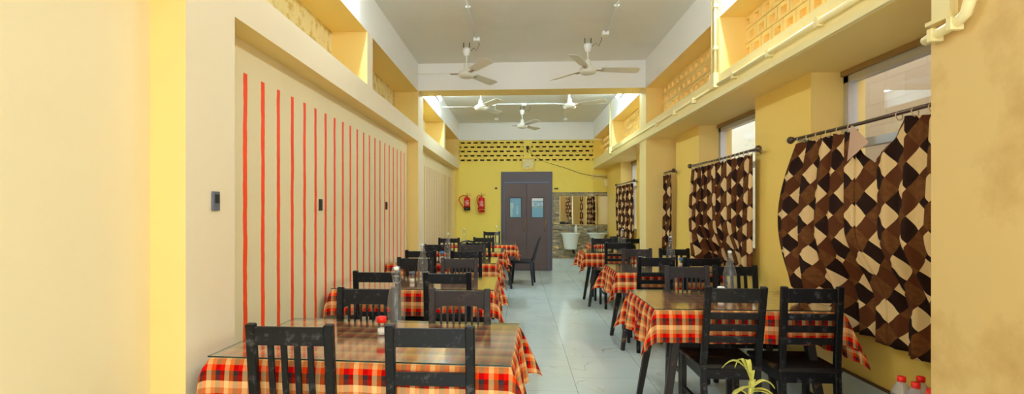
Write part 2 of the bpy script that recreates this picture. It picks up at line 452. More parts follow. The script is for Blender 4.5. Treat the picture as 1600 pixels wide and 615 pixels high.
# left wall: 0 cream, 1 yellow, 2 stripes, 3 mold, 4 white
g = MB()
g.box((-1.8, Y0, 0), (-1.5, YF+.2, ZB), (2, 1, 1))
g.box((-1.8, Y0, ZB), (XL, YF, ZT), (0, 1, 1))
PIERS = [(-2.6, -2.25), (2.0, 2.36), (6.8, 7.15)]
for a, b in PIERS: g.box((-1.5, a, 0), (XL, b, ZB), (0, 1, 1)); g.box((-1.67, a, ZT), (XL, b, ZO), (0, 1, 1))
g.box((-1.5, 11.38, 0), (-1.42, YF, ZB), (1, 1, 1))
for a, b in ((-.2, -.03), (4.49, 4.66), (9.17, 9.33)): g.box((-1.67, a, ZT), (XL, b, ZO), (0, 1, 1))
g.box((-1.67, 11.40, ZT), (XL, YF, ZO), (1, 1, 1))
g.box((-1.8, Y0, ZT), (-1.67, YF, ZO), (3, 1, 1))
g.box((-1.8, Y0, ZO), (XL, YF, ZC), (4, 4, 1))
struct(g.build('wall_left', [M_cream, M_yellow, M_stripes, M_mold, M_white]))
# right wall
g = MB()
g.box((XR, Y0, ZB), (2.3, YF, ZT), (0, 1, 1))
g.box((XR, Y0, ZO), (1.97, YF, ZC), (4, 4, 1))
g.box((XR, 1.45, 0), (2.3, 2.157, ZB), (5, 1, 1)); g.box((XR, 1.45, ZT), (1.97, 2.157, ZO), (5, 1, 1))
g.box((XR, -2.6, 0), (2.3, -2.25, ZB), (0, 1, 1)); g.box((XR, -2.6, ZT), (1.97, -2.25, ZO), (0, 1, 1))
g.box((XR, 6.78, 0), (2.3, 7.13, ZB), (0, 1, 1)); g.box((XR, 6.78, ZT), (1.97, 7.13, ZO), (0, 1, 1))
for a, b in ((-.2, -.03), (4.33, 4.51), (9.25, 9.42)): g.box((XR, a, ZT), (1.97, b, ZO), (0, 1, 1))
for a, b in ((Y0, 1.45), (3.55, 4.36), (5.69, 6.50), (7.83, 8.64), (9.97, YF+.2)): g.box((1.95, a, 0), (2.3, b, ZB), (2, 1, 1))
SILL = .95
WIN = [(2.157, 3.55), (4.36, 5.69), (6.50, 7.83), (8.64, 9.97)]
for a, b in WIN: g.box((2.13, a, 0), (2.3, b, SILL), (2, 1, 1))
struct(g.build('wall_right', [M_beam, M_yellow, M_deep, M_mold, M_white, M_pier]))
# cross beam
g = MB().box((XL, 6.8, 2.95), (XR, 7.15, ZC), (0, 0, 1)); struct(g.build('trim_1', [M_white, M_yellow]))
# far wall
DX0, DX1, DZ = -.405, .742, 2.21
g = MB()
g.box((-1.9, YF, 0), (DX0, YF+.18, 2.43)); g.box((DX1, YF, 0), (2.3, YF+.18, 2.43)); g.box((DX0, YF, DZ), (DX1, YF+.18, 2.43))
g.box((.10, YF, 2.43), (.27, YF+.18, 2.92)); g.box((-1.9, YF, 2.43), (XL, YF+.18, 2.92)); g.box((XR, YF, 2.43), (2.3, YF+.18, 2.92))
g.box((-1.9, YF, 2.92), (2.3, YF+.18, ZC), 1); g.box((XL, YF-.03, 2.92), (XR, YF, ZC), 1)
struct(g.build('wall_far', [M_farwall, M_white]))
# dark corridor beyond the far grille
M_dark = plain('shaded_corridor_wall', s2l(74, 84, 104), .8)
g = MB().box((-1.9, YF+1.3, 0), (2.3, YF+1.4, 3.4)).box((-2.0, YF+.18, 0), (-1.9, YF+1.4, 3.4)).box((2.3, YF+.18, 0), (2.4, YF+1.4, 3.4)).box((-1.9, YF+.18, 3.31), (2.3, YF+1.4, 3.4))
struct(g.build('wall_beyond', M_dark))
# pierced block grilles
def grille(name, origin, du, length, height, rows, pitch, hw, hh, depth, mats, ddir):
    g = MB(); o = Vector(origin); U = Vector(du); W = Vector((0,0,1)); D = Vector(ddir)
    def bx(u0, u1, z0, z1, d0, d1, m=0):
        ps = []
        for dd in (d0, d1):
            for (u, z) in ((u0, z0), (u1, z0), (u1, z1), (u0, z1)):
                ps.append(o + U*u + W*z + D*dd)
        fs = [(0,1,2,3),(7,6,5,4),(0,4,5,1),(1,5,6,2),(2,6,7,3),(3,7,4,0)]
        if U.cross(W).dot(D) > 0: fs = [f[::-1] for f in fs]
        g.add(ps, fs, m)
    rp = height/rows
    gr = .006
    for r in range(rows):
        z0 = r*rp; zc = z0+rp/2
        off = (r % 2)*pitch/2
        bx(0, length, z0-.0, z0+gr, .012, depth)
        n0 = -1; k = n0
        while True:
            a = k*pitch+off; b = a+pitch; k += 1
            if a >= length: break
            if b <= 0: continue
            a2, b2 = max(a, 0), min(b, length)
            h0, h1 = (a+b)/2-hw/2, (a+b)/2+hw/2
            bx(max(a, 0), min(max(a, 0)+gr, length), z0, z0+rp, .012, depth)
            a3, b3 = a2+gr, b2
            if b3-a3 < .01: continue
            if h0 >= b3 or h1 <= a3: bx(a3, b3, z0+gr, z0+rp, 0, depth); continue
            h0, h1 = max(h0, a3), min(h1, b3)
            bx(a3, b3, z0+gr, zc-hh/2, 0, depth); bx(a3, b3, zc+hh/2, z0+rp, 0, depth)
            if h0-a3 > .002: bx(a3, h0, zc-hh/2, zc+hh/2, 0, depth)
            if b3-h1 > .002: bx(h1, b3, zc-hh/2, zc+hh/2, 0, depth)
    return struct(g.build(name, mats))
tn = 2
for a, b in ((-.03, 1.45), (2.157, 4.33), (4.51, 6.78), (7.13, 9.25), (9.42, YF)):
    grille('trim_%d' % tn, (1.86, a, ZT), (0, 1, 0), b-a, ZO-ZT, 4, .165, .080, .054, .06, M_yellow, (1, 0, 0)); tn += 1
for a, b in ((XL, .10), (.27, XR)):
    grille('trim_%d' % tn, (a, YF+.02, 2.43), (1, 0, 0), b-a, .49, 5, .148, .092, .036, .09, M_farwall, (0, 1, 0)); tn += 1
# skirting tiles
struct(MB().box((DX1, YF-.012, 0), (2.13, YF, .275)).build('baseboard_far', M_skirt))
g = MB()
for a, b in WIN: g.box((2.118, a, 0), (2.13, b, .30))
for a, b in ((3.55, 4.36), (5.69, 6.50), (7.83, 8.64), (9.97, YF-.012)): g.box((1.938, a-.012, 0), (1.95, b+.012, .30)); 
struct(g.build('baseboard_right', M_skirt))
g = MB()
for a, b in WIN: g.box((2.110, a, .30), (2.13, b, .312))
struct(g.build('trim_30', plain('dark_skirting_cap', s2l(92, 66, 40), .6)))
# stone cladding
o = struct(MB().box((.745, YF-.03, .275), (1.95, YF, 1.75)).build('trim_31', M_stone))
# windows
M_head = plain('brown_window_head', s2l(150, 118, 66), .5)
for i, (a, b) in enumerate(WIN):
    r = empty('window_%d' % (i+1), (2.19, (a+b)/2, SILL)); struct(r)
    hw = (b-a)/2; H = ZB-SILL
    f = MB(); t = .05
    f.box((-.03, -hw, 0), (.03, -hw+t, H)); f.box((-.03, hw-t, 0), (.03, hw, H)); f.box((-.03, -hw, 0), (.03, hw, t))
    f.box((-.03, -hw, H-.08), (.03, hw, H-.035)); f.box((-.03, -hw, .80), (.03, hw, .85))
    f.box((-.025, -.02, 0), (.025, .02, .80))
    f.box((-.05, -hw, H-.035), (.04, hw, H), 1)
    f.build('window_frame', [M_alu, M_head], r)
    MB().box((-.004, -hw+t, .85), (.004, hw-t, H-.08)).box((-.004, -hw+t, t), (.004, hw-t, .80)).build('pane', M_winglass, r)
# outside
struct(MB().box((2.3, -4, -.2), (14, 22, -.1)).build('trim_32', plain('outside_ground', s2l(150, 146, 138), .9)))
struct(MB().box((3.6, -2, -.1), (3.8, 9.2, 4.3)).build('wall_outside', M_ext))

# door
d = empty('door_1', ((DX0+DX1)/2, YF, 0)); struct(d)
W = (DX1-DX0)/2
f = MB().box((-W, -.02, 0), (-W+.075, .1, DZ)).box((W-.075, -.02, 0), (W, .1, DZ)).box((-W+.075, -.02, 1.98), (W-.075, .1, DZ)); f.build('door_frame', M_doorframe, d)
MB().box((-W+.07, -.03, 1.955), (W-.07, -.018, 1.98)).box((-W+.066, -.03, 0), (-W+.08, -.018, 1.98)).box((W-.08, -.03, 0), (W-.066, -.018, 1.98)).build('door_bead', M_groove, d)
iw = W-.08
for sgn in (-1, 1):
    lo, hi = (-iw, -.003) if sgn < 0 else (.003, iw)
    c0 = (-.203-.1685, .044-.1685) if sgn < 0 else (.284-.1685, .541-.1685)
    z0, z1 = 1.19, 1.62
    leaf = MB()
    leaf.box((lo, -.01, 0.01), (c0[0], .03, 1.95)).box((c0[1], -.01, .01), (hi, .03, 1.95)).box((c0[0], -.01, .01), (c0[1], .03, z0)).box((c0[0], -.01, z1), (c0[1], .03, 1.95))
    lf = leaf.build('door_leaf', M_door, d)
    bd = MB(); e = .012
    bd.box((c0[0]-e, -.016, z0-e), (c0[1]+e, -.008, z0)).box((c0[0]-e, -.016, z1), (c0[1]+e, -.008, z1+e)).box((c0[0]-e, -.016, z0), (c0[0], -.008, z1)).box((c0[1], -.016, z0), (c0[1]+e, -.008, z1))
    bd.build('window_bead', M_black2, lf)
    MB().box((c0[0], .006, z0), (c0[1], .012, z1)).build('window_pane', plain('blue_lit_pane', s2l(104, 160, 186), .3), lf)
    hx = -.06 if sgn < 0 else .40
    hnd = MB().tube([(hx, -.01, 1.15), (hx+.01, -.045, 1.14), (hx+.02, -.05, 1.08), (hx+.004, -.05, 1.02), (hx-.006, -.05, .96), (hx+.01, -.045, .90), (hx, -.01, .885)], .008, 8)
    hnd.build('door_handle', M_brass, lf)
    if sgn > 0:
        cu = bpy.data.curves.new('lettering', 'FONT'); cu.body = 'INCE'; cu.size = .125; cu.extrude = .001; cu.align_x = 'CENTER'
        to = bpy.data.objects.new('tmp', cu); C.objects.link(to)
        dg = bpy.context.evaluated_depsgraph_get(); me = bpy.data.meshes.new_from_object(to.evaluated_get(dg))
        bpy.data.objects.remove(to)
        cx = (c0[0]+c0[1])/2
        for v in me.vertices: x, y, z = v.co; v.co = (cx - x*.92, .002 - z, 1.44 + y)
        me.materials.clear(); me.materials.append(M_whitep)
        lo_ = bpy.data.objects.new('lettering', me); C.objects.link(lo_); lo_.parent = lf
        sg = MB().box((c0[0], .003, 1.56), (c0[1], .0055, 1.62)).box((c0[0], .003, 1.42), (c0[0]+.02, .0055, 1.56)); sg.build('sticker', M_whitep, lf)
        MB().box((c0[0]+.07, .002, 1.40), (c0[0]+.12, .005, 1.415)).box((c1 := c0[1]-.05, .002, 1.40), (c0[1], .005, 1.415)).build('sticker', plain('yellow_sticker', s2l(220, 180, 70), .5), lf)
    else:
        sg = MB(); random.seed(4)
        for k in range(9): sg.box((c0[0]+.008, .002, 1.20+k*.035), (c0[0]+random.uniform(.05, .085), .0055, 1.225+k*.035))
        for k in range(6): sg.box((c0[0]+.145, .002, 1.25+k*.034), (c0[0]+random.uniform(.17, .2), .0055, 1.27+k*.034))
        sg.build('sticker', plain('pale_green_sticker', s2l(186, 214, 200), .5), lf)

# ------------------------------------------------------------------ curtains
def curtain(ya, yb, zt, zb, label, seed, folds=6, topfn=None, amp=.021, push=0, bulge=0, rings=None, group='harlequin curtains over the windows', u0=0):
    rnd = random.Random(seed); ph = rnd.uniform(0, 6); ph2 = rnd.uniform(0, 6)
    n = 90; L_ = abs(yb-ya)
    root = None
    def wav(s, v):
        a = amp*(.7+.5*v)
        return a*math.sin(2*PI*folds*s+ph+.5*math.sin(3*v+ph2)) + .35*a*math.sin(2*PI*folds*2.3*s+ph2+v)
    fab = [0]
    for i in range(n):
        dx = wav((i+1)/n, .4)-wav(i/n, .4); fab.append(fab[-1]+math.hypot(dx, L_/n))
    def fn(s, v):
        i = min(n-1, int(s*n)); fu = fab[i] + (fab[i+1]-fab[i])*(s*n-i)
        top = zt - (topfn(s) if topfn else .012*abs(math.sin(PI*s*7)))
        z = top + (zb + .012*math.sin(9*s+ph) - top)*v
        y = ya + (yb-ya)*s
        if bulge: y += bulge*math.sin(PI*min(1, v*1.1))*(1-s)**2 if bulge else 0
        y += .012*math.sin(4*v+ph+6*s)
        inrec = 1
        x = 1.885 + wav(s, v)
        if push:
            lowv = max(0, min(1, (1.25-z)/.45)); lowv = lowv*lowv*(3-2*lowv)
            ed = max(0, min(1, (3.50-y)/.25)) if ya < 4.2 else max(0, min(1, (5.62-y)/.2))*max(0, min(1, (y-4.42)/.2))
            x += push*lowv*ed
        return (x, y, z), (fu+u0, z)
    o = MB().grid(fn, n, 44).build('curtain', M_curtain)
    sm = o.modifiers.new('thickness', 'SOLIDIFY'); sm.thickness = .002
    # rings as parts
    for k in range(rings or 6):
        s = (k+.5)/(rings or 6)
        if topfn and topfn(s) > .03: continue
        y = ya+(yb-ya)*s; pts = [(1.885+.017*math.cos(t), y+.004*math.sin(t), zt+.012+.022*math.sin(t)) for t in [2*PI*q/12 for q in range(13)]]
        MB().tube(pts, .0028, 6).build('curtain_ring', M_ring, o)
    return tag(o, label, 'curtain', group)
def rod(y0, y1, z, label):
    r = empty('curtain_rod', (1.885, (y0+y1)/2, z)); L_ = (y1-y0)/2
    MB().tube([(0, -L_, 0), (0, 0, -.006), (0, L_, 0)], .0105, 10).build('pole', M_rod, r)
    for sg in (-1, 1):
        m = Matrix.Translation((0, sg*L_, 0)) @ Matrix.Rotation(-sg*PI/2, 4, 'X')
        MB().lathe([(.0, -.005), (.014, 0), (.015, .012), (.011, .018), (.022, .026), (.026, .042), (.018, .056), (0, .06)], n=14, M=m).build('finial', M_rod, r)
        MB().tube([(.065, sg*(L_-.05), -.01), (.03, sg*(L_-.05), -.012), (0, sg*(L_-.05), -.012)], .007, 8).lathe([(.02, 0), (.02, .006)], n=12, M=Matrix.Translation((.062, sg*(L_-.05), -.01)) @ Matrix.Rotation(-PI/2, 4, 'Y')).build('bracket', M_steel, r)
    return tag(r, label, 'curtain rod', 'metal curtain rods')
ZR = 1.835
rod(2.27, 3.64, ZR, 'dark curtain rod nearest the viewer, over the big window by the right pier')
rod(4.20, 5.74, ZR, 'curtain rod crowded with rings over the second window on the right')
rod(6.42, 7.72, ZR, 'curtain rod half hidden behind the square yellow pier')
rod(8.56, 10.02, ZR, 'farthest curtain rod, beside the washbasin wall')
ZK = ZR-.03
curtain(3.62, 2.98, ZK, .60, 'straight-hanging brown diamond curtain on the far half of the nearest window', 3, 5, bulge=.26, push=.17)
def dip(s):
    # the corner that has come off its rings
    pts = [(0, .02), (.06, .06), (.2, .20), (.33, .15), (.46, .0), (.52, .0), (.7, .02), (1, .05)]
    for (a, b), (c, d_) in zip(pts, pts[1:]):
        if s <= c: return b + (d_-b)*(s-a)/(c-a)
    return 0
curtain(3.02, 2.20, ZK, .59, 'brown diamond curtain with a sagging unhooked top corner, nearest the right pier', 8, 5, topfn=dip, push=.17, u0=.7, rings=8)
# folded-back pale corner
o = MB().grid(lambda s, v: ((1.865-.02*v, 3.00-.16*s*v-.02*s, ZK+.02-.005*s-.20*v*(1-.45*s)), (s*.1, v*.1)), 8, 10).build('curtain_corner', M_lining)
o.parent = [q for q in C.objects if q.name.startswith('curtain') and q.get('label', '').startswith('brown diamond curtain with a sagging')][0]
curtain(5.70, 5.02, ZK, .82, 'gathered brown diamond curtain on the far half of the second window', 11, 7, push=.12, bulge=.12, rings=9)
curtain(5.04, 4.26, ZK, .80, 'gathered brown diamond curtain on the near half of the second window', 15, 7, push=.12, rings=9)
curtain(7.6, 6.50, ZK, .84, 'sliver of brown diamond curtain showing right beside the square yellow pier', 19, 8, rings=8)
curtain(9.98, 9.28, ZK, .84, 'brown diamond curtain beside the stone wall at the far end', 23, 5, bulge=.1)
curtain(9.26, 8.62, ZK, .86, 'brown diamond curtain just past the pier on the farthest window', 27, 5)

# ------------------------------------------------------------------ chairs
def make_chair(style, mat, lean=.05, seat_mat=None):
    r = empty('dining_chair')
    W2, PW = .152, .040
    yb = -.17; H = .905
    for s in (-1, 1):
        m = MB()
        m.bar((s*W2, yb-.03, 0), (s*W2, yb, .44), .034, .036); m.bar((s*W2, yb, .43), (s*W2, yb-lean, H+.012), .036, .030)
        m.build('back_post', mat, r, bevel=.004)
        MB().bar((s*.165, .175, .0), (s*.165, .17, .425), .030, .030, w1=1.15).build('leg', M_bare if style == 'rails' else mat, r, bevel=.003)
        MB().bar((s*.158, -.17, .20), (s*.165, .17, .20), .018, .024).build('stretcher', mat, r)
    sm = seat_mat or mat
    g = MB()
    vs = [(-.175, -.19), (.175, -.19), (.195, .19), (-.195, .19)]
    g.add([(x, y, .425) for x, y in vs]+[(x, y, .45) for x, y in vs], [(0,3,2,1),(4,5,6,7),(0,1,5,4),(1,2,6,5),(2,3,7,6),(3,0,4,7)])
    g.build('seat', sm, r, bevel=.006)
    MB().box((-.15, .150, .365), (.15, .168, .425)).box((-.145, -.18, .365), (.145, -.162, .425)).box((-.168, -.16, .365), (-.150, .16, .425)).box((.150, -.16, .365), (.168, .16, .425)).build('apron', mat, r)
    def rail(z0, z1, t=.018, nm='rail', arch=0):
        zc = (z0+z1)/2; y = yb - lean*(zc-.43)/(H-.43)
        g = MB()
        if arch:
            n = 12; xs = [-W2+.015+(2*W2-.03)*i/n for i in range(n+1)]
            vs = []
            for x in xs:
                q = 1-(x/W2)**2; zz = z0+arch*max(0, min(1, (q-.25)*2.5))
                vs += [(x, y-t/2, zz), (x, y-t/2, z1), (x, y+t/2, z1), (x, y+t/2, zz)]
            fs = []
            for i in range(n):
                a = i*4; b = a+4
                fs += [(a, b, b+1, a+1), (a+1, b+1, b+2, a+2), (a+2, b+2, b+3, a+3), (a+3, b+3, b, a)]
            fs += [(0, 1, 2, 3), (n*4+3, n*4+2, n*4+1, n*4)]
            g.add(vs, fs)
            g.build(nm, mat, r)
        else:
            g.box((-W2+.012, y-t/2, z0), (W2-.012, y+t/2, z1)); g.build(nm, mat, r, bevel=.002)
        return y
    def ys(z): return yb-lean*(z-.43)/(H-.43)
    if style == 'bars':      # 4 upright slats
        rail(.835, H, nm='top_rail'); rail(.52, .56, nm='lower_rail')
        for k in range(4):
            x = -.078+k*.052
            MB().bar((x, ys(.55), .55), (x, ys(.84), .84), .022, .012).build('slat', mat, r)
    elif style == 'rails':   # 3 horizontal slats
        rail(.825, H, nm='top_rail')
        for z in (.585, .655, .725): rail(z, z+.038, .014, 'slat')
    elif style == 'wide':    # one middle rail
        rail(.835, H, nm='top_rail'); rail(.685, .735, nm='slat'); rail(.585, .62, nm='slat')
    elif style == 'arch':    # arched top rail over thin spindles
        rail(.80, H, nm='top_rail', arch=.022); rail(.60, .64, nm='lower_rail')
        for k in range(7):
            x = -.102+k*.034
            MB().bar((x, ys(.62), .62), (x, ys(.82), .82), .011, .010).build('spindle', mat, r)
    return r
protos = {k: make_chair(*v) for k, v in dict(
    bars=('bars', M_black, .05), rails=('rails', M_black, .09, M_seatw), rails_up=('rails', M_black, .03, M_seatw), wide=('wide', M_black, .05),
    arch=('arch', M_grey, .05), archb=('arch', M_black, .05)).items()}
def chair(style, x, yb, face, rz, label, group):
    lean = {'rails': .09, 'rails_up': .03}.get(style, .05)
    dy = (.17+lean)
    yo = yb+dy if face > 0 else yb-dy
    a = rz if face > 0 else PI+rz
    return inst(protos[style], (x, yo, 0), a, label, 'chair', group)
GL = 'wooden chairs at the left tables'; GR = 'wooden chairs at the right tables'
chair('bars', -.872, 1.90, 1, 0, 'black chair with four upright back slats at the nearest left table', GL)
chair('wide', -.335, 1.905, 1, 0, 'black chair with crosswise back rails at the nearest left table, beside the four-slat chair', GL)
chair('archb', -.845, 2.84, -1, .03, 'dark chair with an arched top rail behind the nearest left table, next to the wall', GL)
chair('arch', -.327, 2.82, -1, 0, 'faded brown-grey chair with thin spindles behind the nearest left table, aisle side', GL)
chair('wide', -1.016, 3.60, 1, 0, 'black chair on the near side of the second left table, by the striped wall', GL)
chair('wide', -.502, 3.56, 1, 0, 'black chair with crosswise rails on the near side of the second left table, aisle side', GL)
chair('archb', -.955, 4.68, -1, 0, 'dark arched chair behind the second left table, by the wall', GL)
chair('arch', -.545, 4.66, -1, 0, 'grey spindle-back chair behind the second left table, aisle side', GL)
chair('wide', -1.066, 5.50, 1, 0, 'black chair on the near side of the third left table, by the wall', GL)
chair('wide', -.565, 5.45, 1, 0, 'black chair on the near side of the third left table, aisle side', GL)
chair('archb', -1.062, 6.53, -1, 0, 'dark chair behind the third left table, by the yellow pier', GL)
chair('arch', -.594, 6.50, -1, 0, 'faded grey chair behind the third left table, aisle side', GL)
chair('wide', -.553, 6.93, 1, 0, 'black chair with scuffed top on the near side of the fourth left table', GL)
chair('bars', -1.10, 8.02, -1, 0, 'black slatted chair behind the fourth left table, by the wall', GL)
chair('bars', -.567, 8.22, -1, 0, 'dark chair behind the fourth left table, aisle side', GL)
chair('bars', -.553, 10.42, -1, 0, 'small slatted chair at the far end, left of the brown door', GL)
chair('rails', 1.234, 2.98, 1, -.02, 'black slat-back chair leaning slightly, left of two at the nearest right table', GR)
chair('rails_up', 1.655, 3.0, 1, 0, 'upright black slat-back chair nearest the curtains at the nearest right table', GR)
chair('arch', 1.312, 4.10, -1, 0, 'faded grey arched chair behind the nearest right table, aisle side', GR)
chair('bars', 1.695, 4.14, -1, 0, 'black slatted chair behind the nearest right table, beside the glass bottle', GR)
chair('rails', 1.280, 4.86, 1, 0, 'black chair on the near side of the second right table, aisle side', GR)
chair('wide', 1.680, 4.82, 1, 0, 'black chair on the near side of the second right table, by the curtain', GR)
chair('arch', 1.344, 5.92, -1, .03, 'grey chair with raised post ends behind the second right table', GR)
chair('bars', 1.760, 5.94, -1, 0, 'black chair behind the second right table, next to the curtain', GR)
chair('rails', 1.333, 7.0, 1, 0, 'tall black chair on the near side of the third right table, aisle side', GR)
chair('wide', 1.72, 8.06, -1, 0, 'dark chair partly hidden by the square yellow pier', GR)
chair('archb', 1.30, 8.1, -1, 0, 'dark chair behind the third right table, in front of the washbasins', GR)

# moulded plastic armless chair
def plastic_chair():
    r = empty('plastic_chair')
    def seat(s, v):
        x = (s-.5)*.42; y = (v-.5)*.42
        return (x, y, .44-.018*(1-(2*s-1)**2)*(1-(2*v-1)**2)), (s, v)
    o = MB().grid(seat, 10, 10).build('seat', M_plastic, r); o.modifiers.new('t', 'SOLIDIFY').thickness = .02
    # backrest with slots: curved shell frame
    def P(u, v):
        x = (u-.5)*2*(.20-.03*v*v); y = -.20-.09*v - .03*(1-(2*u-1)**2)
        return Vector((x, y, .44+.40*v-.02*v*(2*u-1)**2*2))
    g = MB()
    g.tube([P(0, 0), P(0, .3), P(0.0, .7), P(.06, .93), P(.25, 1.02), P(.5, 1.04), P(.75, 1.02), P(.94, .93), P(1, .7), P(1, .3), P(1, 0)], .016, 8)
    for k in range(5):
        u = .18+.16*k; g.bar(P(u, -.02), P(u, .95), .034, .008)
    g.bar(P(.02, .22), P(.98, .22), .03, .008, side=(0, 0, 1)); g.bar(P(.06, .9), P(.94, .9), .08, .008, side=(0, 0, 1))
    g.build('backrest', M_plastic, r)
    for sx in (-1, 1):
        for sy in (-1, 1):
            MB().bar((sx*.205, sy*.21, 0), (sx*.17, sy*.175, .435), .032, .032, w1=1.7).build('leg', M_plastic, r, bevel=.005)
    MB().box((-.19, .17, .39), (.19, .19, .435)).box((-.19, -.19, .39), (.19, -.17, .435)).box((-.19, -.19, .39), (-.17, .19, .435)).box((.17, -.19, .39), (.19, .19, .435)).build('apron', M_plastic, r)
    return r
pc = plastic_chair()
inst(pc, (.06, 9.42, 0), PI/2-.12, 'black moulded plastic chair turned sideways in the aisle before the brown door', 'chair', 'black plastic chairs')
inst(pc, (-.83, 8.55, 0), 0, 'round-backed black plastic chair at the far left tables, by the striped wall', 'chair', 'black plastic chairs')
inst(pc, (1.69, 8.62, 0), 0, 'round-backed black plastic chair at the foot of the far curtain', 'chair', 'black plastic chairs')

# ------------------------------------------------------------------ tables
def table(x, y, Wd, Dp, rz, o4, seed, lab, lft):
    """o4 = overhangs (left, right, front, back)"""
    t = empty('dining_table', (x, y, 0), rz)
    a, b = Wd/2, Dp/2
    MB().box((-a+.012, -b+.012, .722), (a-.012, b-.012, .750)).build('table_top', M_black, t, bevel=.004)
    MB().box((-a+.14, -b+.08, .63), (a-.14, -b+.10, .722)).box((-a+.14, b-.10, .63), (a-.14, b-.08, .722)).box((-a+.13, -b+.08, .63), (-a+.15, b-.08, .722)).box((a-.15, -b+.08, .63), (a-.13, b-.08, .722)).build('apron', M_black, t)
    for sx in (-1, 1):
        for sy in (-1, 1):
            MB().bar((sx*(a-.06), sy*(b-.055), 0), (sx*(a-.17), sy*(b-.11), .722), .036, .036, w1=1.5).build('leg', M_bare, t, bevel=.004)
    tag(t, lab % 'black splay-legged wooden table', 'table', 'dining tables in two rows')
    rnd = random.Random(seed); p1, p2, p3 = [rnd.uniform(0, 6) for _ in range(3)]
    oL, oR, oF, oB = o4
    e = .010
    def fn(s, v):
        X = -a-oL + s*(2*a+oL+oR); Y = -b-oF + v*(2*b+oF+oB)
        uv = (X+a, -(Y+b)+.0)
        dx = max(0, abs(X)-a); dy = max(0, abs(Y)-b); sx = 1 if X > 0 else -1; sy = 1 if Y > 0 else -1
        bx = max(-a, min(a, X)); by = max(-b, min(b, Y)); z = .7525
        if dx == 0 and dy == 0: return (bx, by, z), uv
        if dy == 0:
            k = min(1, dx/.04); wv = .016*math.sin(19*Y+p1+2*sx)+.010*math.sin(41*Y+p2)
            return (bx+sx*(e*k+.10*dx+wv*min(1, dx/.2)), by, z-dx*.985), uv
        if dx == 0:
            k = min(1, dy/.04); wv = .009*math.sin(15*X+p2+sy)+.007*math.sin(33*X+p3)
            return (bx, by+sy*(e*k+.06*dy+wv*min(1, dy/.2)), z-dy*.99), uv
        r = math.hypot(dx, dy); ph = math.atan2(dy, dx); q = math.sin(2*ph)
        c2, s2 = math.cos(ph)**2, math.sin(ph)**2
        wx = .016*math.sin(19*sy*b+p1+2*sx)+.010*math.sin(41*sy*b+p2); wy = .009*math.sin(15*sx*a+p2+sy)+.007*math.sin(33*sx*a+p3)
        kk = min(1, r/.04)
        fx = (e*kk+.10*r+wx*min(1, r/.2))*c2; fy = (e*kk+.06*r+wy*min(1, r/.2))*s2
        fold = .36*r*q + .03*r*math.sin(6*ph+p3)*q
        ax = fold*(.78+.12*math.sin(p1)); ay = fold*(.62+.1*math.sin(p2))
        return (bx+sx*(fx+ax), by+sy*(fy+ay), z-r*math.sqrt(max(.2, 1-(.34*q)**2))), uv
    def clear_of_wall(s_, v_):      # the cloth lies against the wall pilasters instead of passing through them
        (px, py, pz), uv = fn(s_, v_)
        wx, wy = x+px, y+py
        if x > 0 and any(p0-.03 < wy < p1+.03 for p0, p1 in ((3.55, 4.36), (5.69, 6.50), (7.83, 8.64))) and wx > 1.935: px = 1.935-x
        if x < 0 and rz == 0 and wx < -1.49: px = -1.49-x
        return (px, py, pz), uv
    o = MB().grid(clear_of_wall, 96, 72).build('tablecloth', M_plaid)
    o.location = (x, y, 0); o.rotation_euler = (0, 0, rz)
    tag(o, lab % 'red, black and cream plaid tablecloth', 'tablecloth', 'plaid tablecloths')
    g = MB().box((-a-.004, -b-.004, .7555), (a+.004, b+.004, .7615), 1)
    g.m = [0, 0, 1, 1, 1, 1]
    go = g.build('glass_sheet', [M_tabglass, M_edge]); go.location = (x, y, 0); go.rotation_euler = (0, 0, rz)
    tag(go, lab % 'clear glass sheet with dark green edge', 'glass sheet', 'glass sheets over the tablecloths')
table(-.628, 2.335, 1.22, .72, -.045, (.05, .25, .19, .19), 1, '%s, nearest on the left', 1)
table(-.800, 4.15, 1.22, .74, 0, (.09, .24, .19, .19), 2, '%s, second from the viewer on the left', 1)
table(-.870, 6.03, 1.22, .72, 0, (.02, .25, .19, .19), 3, '%s, third from the viewer on the left', 1)
table(-.835, 7.56, 1.22, .72, 0, (.03, .24, .19, .19), 4, '%s, fourth from the viewer on the left', 1)
table(-.680, 9.12, 1.22, .76, 0, (.10, .24, .19, .19), 5, '%s, farthest on the left, near the brown door', 1)
table(1.355, 3.485, 1.08, .74, 0, (.25, .28, .19, .19), 6, '%s, nearest on the right', 0)
table(1.425, 5.30, .98, .70, 0, (.25, .06, .19, .19), 7, '%s, second from the viewer on the right', 0)
table(1.400, 7.53, .96, .70, 0, (.24, .06, .19, .19), 8, '%s, third from the viewer on the right', 0)
table(1.620, 9.30, .70, .70, 0, (.12, .04, .19, .19), 9, '%s, farthest on the right, before the washbasins', 0)

# ------------------------------------------------------------------ things on the tables
def make_bottle():
    r = empty('glass_bottle')
    prof = [(0, .004), (.030, .004), (.040, 0), (.0425, .006), (.0425, .15), (.041, .165), (.033, .195), (.022, .225), (.0145, .25), (.0130, .27), (.0135, .277), (.0175, .281), (.0175, .290), (.0155, .293), (.0155, .299), (.011, .300)]
    MB().lathe(prof, n=28).build('bottle_body', M_bottle, r)
    MB().lathe([(0, .296), (.012, .297), (.0135, .302), (.013, .312), (.0, .315)], n=16).build('stopper', M_ceramic, r)
    w_ = MB()
    w_.tube([(.0185, 0, .262), (.021, .004, .285), (.017, 0, .31), (0, 0, .319), (-.017, 0, .31), (-.021, .004, .285), (-.0185, 0, .262)], .0014, 6)
    w_.tube([(.0185*math.cos(t), .0185*math.sin(t), .268) for t in [2*PI*k/14 for k in range(15)]], .0013, 6)
    w_.tube([(.0185, 0, .268), (.018, -.02, .245), (0, -.026, .236), (-.018, -.02, .245), (-.0185, 0, .268)], .0014, 6)
    w_.build('wire_clasp', M_steel, r)
    return r
